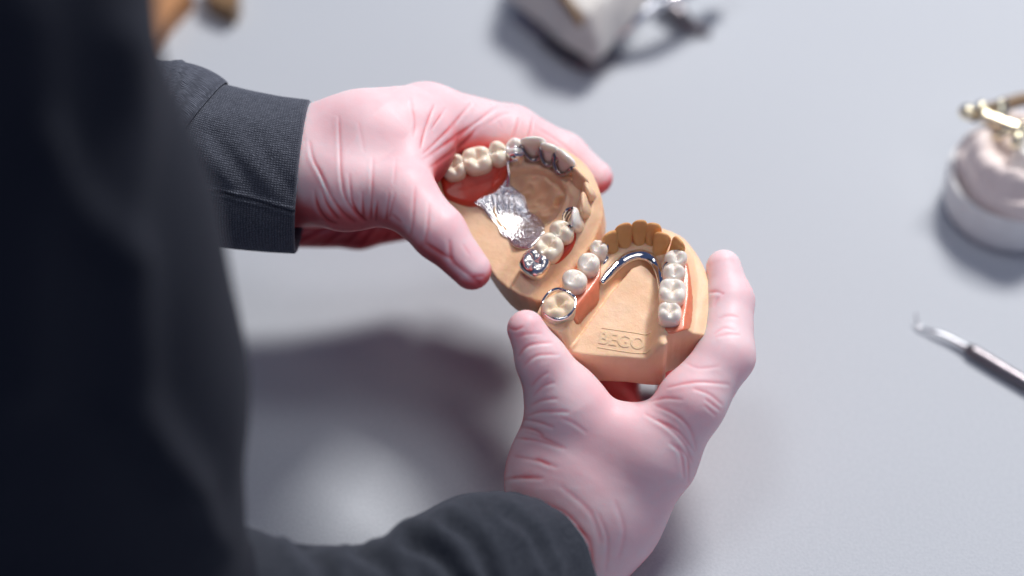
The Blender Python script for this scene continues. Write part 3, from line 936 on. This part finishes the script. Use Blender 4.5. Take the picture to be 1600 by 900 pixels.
# ---- lower denture
lden = empty('partial_denture', 'partial denture with chrome lingual bar and coral saddles on the lower cast', 'denture', LF.matrix())
shell('saddle', LF, smooth_path([pick(LF, *p, H_lower, .05)[:2] for p in [(888, 432), (905, 410), (925, 392), (938, 400), (939, 425), (938, 448), (935, 474), (918, 492), (902, 507), (893, 490), (888, 468), (880, 452)]], 4, True), H_lower, .06, lden, M_ACR_P, edge=.3, inner=-.04)
shell('saddle', LF, smooth_path([pick(LF, *p, H_lower, .05)[:2] for p in [(1036, 415), (1048, 400), (1072, 405), (1080, 440), (1083, 475), (1078, 512), (1060, 517), (1042, 518), (1036, 495), (1034, 450)]], 4, True), H_lower, .06, lden, M_ACR_P, edge=.3, inner=-.04)
for i, (x, y, w_, d_, kind, rot, hg) in enumerate([(898, 435, .86, .86, 'premolar', .95, .62), (920, 409, .82, .80, 'premolar', .95, .62), (936, 386, .64, .62, 'premolar', .9, .62),
        (1056, 401, .70, .78, 'premolar', -1.4, .62), (1053, 423, .72, .80, 'premolar', -1.5, .62), (1051, 452, 1.05, .96, 'molar', 1.5, .60), (1047, 485, .88, .86, 'molar', 1.55, .58)]):
    p = LF.loc(x, y, .48); V, F = tooth_mesh(w_, d_, hg, kind, 80+i); p[2] = -0.02
    mesh('denture_tooth', place(V, p, rot), F, M_TOOTH2, lden)
def path3(fr, pts, n=6, closed=False): return smooth_path([fr.loc(*p) for p in pts], n, closed)
bar = smooth_path([pick(LF, x, y, H_lower, .13) for x, y in [(940, 441), (951, 428), (966, 413), (982, 402), (1000, 398), (1015, 402), (1026, 414), (1033, 432), (1035, 452)]], 6)
V, F = tube(bar, [.12, .18, .20, .205, .205, .205, .20, .18, .14], 20, flat=0.75, upv=(0, -.5, 1))
mesh('lingual_bar', V, F, M_CHROME, lden)
V, F = tube(path3(LF, [(848, 473, .18), (852, 490, .2), (868, 499, .26), (886, 495, .32), (897, 482, .34), (898, 466, .34), (886, 457, .42), (872, 452, .34), (858, 458, .24)], 8, True), .065, 12, True, flat=1.3)
mesh('ring_clasp', V, F, M_CHROME, lden)
V, F = tube(path3(LF, [(944, 374, .40), (948, 381, .36), (948, 391, .30), (942, 398, .22), (934, 402, .14)], 8), [.05, .07, .08, .07, .05], 12, flat=1.3); mesh('clasp', V, F, M_CHROME, lden)
V, F = tube(path3(LF, [(946, 392, .3), (948, 402, .05), (943, 412, -.05), (939, 425, -.1), (940, 440, -.25)], 8), [.06, .09, .07, .06, .08], 12, flat=.8); mesh('connector', V, F, M_CHROME, lden)
V, F = tube(path3(LF, [(1036, 440, -.1), (1036, 425, .12), (1039, 414, .3), (1046, 409, .42)], 8), [.07, .06, .06, .08], 12); mesh('clasp', V, F, M_CHROME, lden)

# ------------------------------------------------------------------ UPPER cast
UF = Frame(820, 345, -0.7, (-0.10, 0.42, 0.90))
up_arch = np.array([UF.uv(*p) for p in [(672, 300), (705, 276), (745, 262), (778, 250), (806, 246), (835, 244), (860, 250), (882, 264), (900, 282), (912, 305), (908, 328), (896, 352), (880, 372), (860, 392), (838, 416), (815, 455)]])
up_inside = np.concatenate([up_arch, [UF.uv(700, 600), UF.uv(500, 450)]])
PALATE = smooth_path([UF.uv(p[0], p[1], -.4) for p in [(792, 278), (812, 272), (838, 271), (862, 279), (878, 292), (885, 306), (882, 322), (872, 338), (856, 352), (836, 366), (818, 376), (790, 352), (775, 330), (778, 300)]], 4, True)
def H_upper(U, V):
    d = line_d(U, V, up_arch); ins = poly_sd(U, V, up_inside) < 0
    P = np.stack([U, V], -1)
    c = UF.uv(845, 308); rg = np.exp(-((U-c[0])**2+(V-c[1])**2)/2.2)
    Hin = -0.28*sstep(.35, .55, d) - 0.62*sstep(.55, 1.35, d)
    a = UF.uv(905, 275); r_ = np.hypot(U-a[0], V-a[1]); th = np.arctan2(V-a[1], U-a[0])
    Hin = Hin + 0.12*rg*np.sin(th*9 + 2.2*np.sin(r_*2.2)) * sstep(.25, .5, d)
    pal = poly_sd(U, V, PALATE)
    Hin = Hin*0.6 - 0.28*sstep(0.03, -0.07, pal) - .30*sstep(0, -.8, pal) + .27*sstep(0.02, -.18, pal)*(0.40 - np.abs(wob(P, 6.5, 91)))
    mid = line_d(U, V, [UF.uv(890, 285), UF.uv(790, 345)])
    Hin = Hin + 0.13*np.exp(-(mid/.09)**2)*rg
    Hout = -0.30*sstep(.35, .8, d) - .35*sstep(.7, 1.5, d)
    return np.where(ins, Hin, Hout) + 0.015*wob(P, 4, 51) + 0.035*wob(P, 1.4, 52)
up_out = [(680, 292), (676, 330), (712, 362), (748, 395), (772, 428), (800, 461), (838, 476), (866, 458), (895, 424), (925, 384), (943, 340), (938, 305), (922, 268), (903, 248), (872, 231), (832, 226), (780, 236), (716, 256)]
up_outline = smooth_path([UF.uv(p[0], p[1], -.45) for p in up_out], 3, True)
upper = empty('dental_cast', 'tan stone cast of an upper jaw with hollow palate, held by the left hand', 'dental cast', UF.matrix())
cast_body('stone_base', UF, up_outline, H_upper, -1.75, upper, M_STONE)
UD = [(907, 284, .74, .95, -.9), (918, 304, .68, .85, -1.25), (911, 327, .80, 1.0, -1.6)]
for i, (x, y, wd, hg, rot) in enumerate(UD):
    p = UF.loc(x, y, .1); V, F = tooth_mesh(wd, .66, hg, 'incisor', 30+i); p[2] = -.12
    mesh('stone_tooth', place(V, p, rot, (-.1, 0)), F, M_STONE, upper)

def H_plate(U, V):
    return sum(H_upper(U + a*.2, V + b*.2) for a in range(-3, 4) for b in range(-3, 4))/49 + .03
uden = empty('partial_denture', 'partial denture with grained chrome palate plate and red saddles on the upper cast', 'denture', UF.matrix())
shell('saddle', UF, smooth_path([pick(UF, *p, H_upper, .05)[:2] for p in [(688, 262), (710, 245), (750, 236), (788, 232), (794, 262), (792, 285), (780, 298), (762, 308), (744, 322), (715, 318), (696, 308), (690, 290)]], 4, True), lambda U, V: sum(H_upper(U + a*.15, V + b*.15) for a in (-1, 0, 1) for b in (-1, 0, 1))/9, .17, uden, M_ACR_R)
shell('saddle', UF, smooth_path([pick(UF, *p, H_upper, .05)[:2] for p in [(886, 350), (900, 365), (896, 385), (880, 405), (864, 412), (848, 400), (842, 385), (856, 368), (872, 352)]], 4, True), H_upper, .11, uden, M_ACR_R)
plate_poly = [(742, 318), (756, 307), (776, 297), (788, 288), (793, 262), (797, 262), (797, 290), (806, 300), (820, 314), (826, 334), (838, 340), (849, 352), (850, 362), (838, 378), (829, 387), (816, 389), (804, 386), (795, 373), (784, 366), (778, 352), (764, 338), (755, 326)]
shell('palate_plate', UF, smooth_path([pick(UF, p[0], p[1], H_upper, .03)[:2] for p in plate_poly], 4, True), H_plate, .09, uden, M_PLATE, h=0.028, edge=.05)
# bead along the plate edge
pp = smooth_path([pick(UF, p[0], p[1], H_upper, .03) for p in plate_poly], 4, True); pp[:, 2] = H_plate(pp[:, 0], pp[:, 1]) + .05
V, F = tube(pp, .028, 8, True); mesh('plate_rim', V, F, M_CHROME, uden)
for i, (x, y, w_, d_, kind, rot, hg) in enumerate([(708, 258, .88, .96, 'molar', .25, .66), (745, 247, 1.08, 1.02, 'molar', .2, .70), (777, 237, .72, .88, 'premolar', .15, .66),
        (877, 359, .76, .92, 'premolar', -2.25, .66), (857, 383, 1.06, 1.0, 'molar', -2.2, .66)]):
    p = UF.loc(x, y, .55); V, F = tooth_mesh(w_, d_, hg, kind, 100+i); p[2] = 0.0
    mesh('denture_tooth', place(V, p, rot), F, M_TOOTH, uden)
# fixed crowns on the cast
p = UF.loc(835, 410, .4); V, F = tooth_mesh(1.08, 1.04, .78, 'molar', 7, .1, .42); p[2] = -.15
mesh('metal_crown', place(V, p, -2.3), F, M_CROWN, upper, label='polished chrome molar crown')
V, F = tube([p+np.array([0, 0, -.35]), p + np.array([0, 0, -.1]), p + np.array([0, 0, .05])], [.72, .60, .52], 32); mesh('die_collar', V, F, M_STONE, upper)
p = UF.loc(805, 232, .5); V, F = tooth_mesh(.78, .86, .7, 'premolar', 9); p[2] = 0
mesh('veneer_crown', place(V, p, .0), F, M_CERAM, upper)
V, F = tooth_mesh(.74, .60, .66, 'premolar', 19); mesh('crown_backing', place(V, p + np.array([.03, -.20, .03]), .05), F, M_CHROME, upper)
for i, (x, y, w_, rot, hg) in enumerate([(836, 236, .86, .0, 1.12), (862, 245, .72, -.35, 1.02), (885, 260, .86, -.75, 1.08), (899, 351, .72, -1.7, .95)]):
    p = UF.loc(x, y, .1); V, F = tooth_mesh(w_, .72, hg, 'incisor', 140+i); p[2] = -.02
    mesh('veneer_crown', place(V, p, rot, (-.08, 0)), F, M_CERAM, upper)
    # metal margin hugging the tongue side
    q = np.linspace(math.pi*1.02, math.pi*1.98, 14)
    arc = np.stack([np.cos(q)*w_*.52, np.sin(q)*.40, .16 + .55*np.abs(np.cos(q))**2.2], 1)
    V, F = tube(place(arc, p, rot), [.07, .095, .10, .10, .10, .095, .07], 10, flat=.9); mesh('crown_margin', V, F, M_MARGIN, upper)
V, F = tube(path3(UF, [(884, 330, .5), (881, 338, .3), (884, 348, .15), (892, 355, .1)], 6), [.05, .07, .07, .05], 10); mesh('clasp', V, F, M_CHROME, uden)
V, F = tube(path3(UF, [(884, 329, .5), (892, 326, .55), (900, 328, .5)], 6), [.06, .07, .05], 10); mesh('clasp', V, F, M_CHROME, uden)
V, F = tube(path3(UF, [(792, 238, .3), (793, 255, .1), (795, 275, -.1), (794, 292, -.3)], 6), [.05, .06, .06, .06], 10); mesh('connector', V, F, M_CHROME, uden)

# ------------------------------------------------------------------ things on the table
M_PLAST = make_plain('white_plaster', (0.90, 0.90, 0.89), .6, 120, .3)
M_PINKP = make_plain('pink_plaster', (0.92, 0.80, 0.76), .7, 120, .3)
M_GOLD = make_metal('pale_gold', (0.95, 0.86, 0.62), .22, 200, .3)
M_BROWN = make_plain('brown_wax', (0.22, 0.13, 0.06), .4)
M_WOOD = make_plain('orange_wood', (0.50, 0.24, 0.10), .55, 60)
M_STEEL = make_metal('steel', (.75, .75, .77), .2, 100, .1)
M_DSTEEL = make_metal('dark_steel', (.24, .22, .235), .35, 300, .2)
def lathe(prof, seg=64, wobf=None):
    V = []; F = []
    for (r, z) in prof:
        for j in range(seg):
            q = 2*math.pi*j/seg; V.append((r*math.cos(q), r*math.sin(q), z))
    V = np.array(V)
    n = len(prof)
    for i in range(n-1):
        for j in range(seg): F.append((i*seg+j, i*seg+(j+1) % seg, (i+1)*seg+(j+1) % seg, (i+1)*seg+j))
    F.append(tuple(range(seg))[::-1]); F.append(tuple(range((n-1)*seg, n*seg)))
    return V, F
# white bowl with a pink cast and gold frame, right edge
c = on_table(1576, 322)
sc_ = 0.0245 * 1.0
R0 = 2.75
bowl = empty('cast_holder', 'round white holder at the right edge carrying a pink plaster cast', 'holder', Matrix.Translation(Vector(c*S)))
V, F = lathe([(R0*.86, 0), (R0*.93, .07), (R0*.985, .35), (R0*1.0, .8), (R0, 1.5), (R0*.99, 1.9), (R0*.94, 2.0), (R0*.89, 1.9), (R0*.86, 1.5), (R0*.80, 1.3), (.1, 1.3)])
o = mesh('holder_wall', V, F, M_PLAST, bowl)
pcast = empty('dental_cast', 'pink and white plaster cast sitting in the round white holder', 'dental cast', Matrix.Translation(Vector((c + np.array([0.05, 0, 1.3]))*S)))
def plaster_block(R, H, seed, cx=0, cy=0, sx=1, sy=1, ph=0.0):
    f = Field((-R*1.3, -R*1.3, -.1), (R*1.3, R*1.3, H+1), .09)
    X, Y = np.meshgrid(f.ax[0], f.ax[1], indexing='ij'); P = np.stack([X, Y], -1)
    th = np.arctan2(Y, X); r = np.hypot(X/sx, Y/sy)
    rim = R*(1+.05*np.sin(th*3+ph)+.02*np.sin(th*7+ph*2)) + .05*wob(P, 3, seed+5)
    Hh = H + .45*np.exp(-((r-R*.68)/.45)**2)*(1+.2*np.sin(th*5+ph)+.15*wob(P, 5, seed+3)) + .16*wob(P, 1.6, seed) + .07*wob(P, 5, seed+1) - .5*np.exp(-(r/(R*.4))**2) - .6*sstep(R*.8, R, r)
    Z = f.ax[2][None, None, :]
    f.D = np.maximum(np.maximum((Z-Hh[:, :, None])*.6, (r-rim)[:, :, None]-.05*Z), -Z).astype(np.float32)
    return f.mesh()
V, F = plaster_block(2.35, 2.0, 5); mesh('plaster_body', V, F, M_PINKP, pcast)
V, F = plaster_block(1.25, 2.2, 8, ph=2); mesh('plaster_core', V + np.array([.75, -.45, .15]), F, M_PLAST, pcast)
fr = empty('metal_framework', 'pale gold metal framework resting on the pink plaster cast', 'framework', Matrix.Translation(Vector((c + np.array([0, 0, 3.6]))*S)))
def tb(pts, r): return smooth_path([on_table(x, y, z) - c - np.array([0, 0, 3.6]) for x, y, z in pts], 6), r
for nm, pts, r in (('gold_bar', [(1552, 214, 3.5), (1575, 205, 3.8), (1600, 192, 3.9)], [.14, .2, .16]), ('gold_bar', [(1535, 180, 3.9), (1560, 190, 3.9), (1600, 205, 3.9), (1640, 222, 3.9)], .27), ('gold_bar', [(1562, 162, 4.1), (1566, 175, 4.0), (1556, 190, 3.9)], [.34, .30, .22]),
                   ('gold_bar', [(1597, 200, 3.9), (1590, 215, 4.5), (1585, 228, 4.2)], [.27, .24, .18]), ('gold_stub', [(1503, 172, 3.9), (1512, 176, 3.9), (1520, 179, 3.9)], [.26, .32, .26]),
                   ('gold_stub', [(1531, 166, 4.0), (1533, 170, 4.0), (1536, 176, 3.9)], [.26, .32, .26])):
    P, r = tb(pts, r); V, F = tube(P, r, 14); mesh(nm, V, F, M_GOLD, fr)
P, r = tb([(1520, 182, 3.6), (1545, 172, 3.6), (1575, 162, 3.6), (1610, 155, 3.6), (1650, 170, 3.6)], .28); V, F = tube(P, r, 14); mesh('wax_rim', V, F, M_BROWN, fr)

# explorer
A = on_table(1434, 488, .9)
pr = empty('dental_explorer', 'hooked steel dental explorer with dark round handle, tip towards the hands', 'dental tool', Matrix.Translation(Vector(on_table(1515, 545)*S)))
o0 = on_table(1515, 545)
def tt(pts): return smooth_path([on_table(x, y, z) - o0 for x, y, z in pts], 8)
V, F = tube(tt([(1431, 488, .45), (1432, 500, .25), (1437, 512, .15), (1450, 515, .2), (1462, 519, .25)]), [.02, .04, .05, .06, .07], 12); mesh('tip', V, F, M_STEEL, pr)
V, F = tube(tt([(1460, 518, .25), (1485, 529, .25), (1512, 544, .25)]), [.07, .10, .15], 16); mesh('shank', V, F, M_STEEL, pr)
P = tt([(1511, 543, .25), (1524, 551, .26), (1560, 573, .26), (1610, 603, .26), (1680, 645, .26), (1900, 777, .26)])
V, F = tube(P, [.16, .24, .25, .25, .25, .25, .25], 24); mesh('handle', V, F, M_DSTEEL, pr)
# impression tray with plaster at the top edge
c2 = on_table(890, 40)
tray = empty('plaster_cast', 'blurred grey white plaster cast at the top edge of the table', 'plaster cast', Matrix.Translation(Vector(c2*S)))
def blk():
    pol = np.array([on_table(*p, 1.6)[:2] - c2[:2] for p in [(785, -20), (805, 15), (850, 45), (905, 80), (935, 88), (965, 60), (1005, 20), (1010, -60), (950, -120), (830, -110)]])
    f = Field((pol[:, 0].min()-.4, pol[:, 1].min()-.4, -.1), (pol[:, 0].max()+.4, pol[:, 1].max()+.4, 4.6), .12)
    X, Y = np.meshgrid(f.ax[0], f.ax[1], indexing='ij'); P = np.stack([X, Y], -1); sd = poly_sd(X, Y, smooth_path(pol, 4, True)) + .22*wob(P, 1.4, 61)
    Hh = 2.3 + .9*np.exp(-((sd+1.0)/.5)**2)*(1+.4*wob(P, 2.5, 62)) + .25*wob(P, 1.3, 3) - .7*sstep(-1.0, -2.0, sd) - 1.2*sstep(-.5, .1, sd)
    Z = f.ax[2][None, None, :]
    f.D = np.maximum(np.maximum((Z-Hh[:, :, None])*.6, sd[:, :, None]+.75*(1.6-Z)*(Z < 1.6)), .12-Z).astype(np.float32)
    return f.mesh()
V, F = blk(); mesh('plaster_body', V, F, make_plain('grey_plaster', (.62, .60, .58), .7, 120, .4), tray)
def tp(pts): return smooth_path([on_table(x, y, z) - c2 for x, y, z in pts], 6)
V, F = tube(tp([(872, -20, 3.1), (893, 12, 3.0), (912, 42, 2.4), (932, 66, 1.3)]), [.22, .2, .2, .16], 12); mesh('dark_seam', V, F, M_BROWN, tray)
V, F = tube(tp([(850, 62, .35), (895, 92, .3), (930, 100, .3), (965, 82, .3)]), [.2, .3, .32, .2], 12); mesh('base_edge', V, F, M_DSTEEL, tray)
tl = empty('plaster_knife', 'shiny steel instrument leaning against the plaster cast at the top edge', 'dental tool', Matrix.Translation(Vector(on_table(1000, 40)*S)))
o1 = on_table(1000, 40)
def t1(pts): return smooth_path([on_table(x, y, z) - o1 for x, y, z in pts], 8)
V, F = tube(t1([(935, 78, .35), (960, 60, .9), (990, 32, 1.6), (1020, 8, 2.0), (1060, -10, 2.2), (1140, -40, 1.6)]), [.12, .25, .35, .42, .4, .4], 16, flat=.6); mesh('blade', V, F, M_STEEL, tl)
V, F = tube(t1([(1035, 0, .6), (1058, 20, .5), (1078, 38, .35), (1110, 52, .15)]), [.35, .4, .3, .1], 16); mesh('hook', V, F, M_DSTEEL, tl)
# wooden block, brass weight top left
def slab(name, pts, z0, z1, mat, lab, cat):
    P = np.array([on_table(x, y, z1) for x, y in pts]); cc = P.mean(0); cc[2] = 0
    n = len(P); V = []
    for (z, k) in ((z0, 1), (z1-.08, 1), (z1, .97)):
        for q in P: V.append(((q[0]-cc[0])*k, (q[1]-cc[1])*k, z))
    F = [tuple(range(n))[::-1], tuple(range(2*n, 3*n))]
    for a in range(2):
        for j in range(n): F.append((a*n+j, a*n+(j+1) % n, (a+1)*n+(j+1) % n, (a+1)*n+j))
    o = mesh(name, V, F, mat, smooth=False); o.location = Vector(cc*S)
    return tag(o, lab, cat)
slab('wooden_block', [(222, 64), (300, -18), (230, -120), (110, -60), (150, 10)], 0, 1.2, M_WOOD, 'orange wooden block behind the shoulder at the top left', 'block')
slab('wax_block', [(322, -6), (345, 8), (366, 14), (374, -4), (372, -40), (320, -40)], 0, 1.0, M_BROWN, 'small dark brown block at the top edge beside the wooden block', 'wax block')
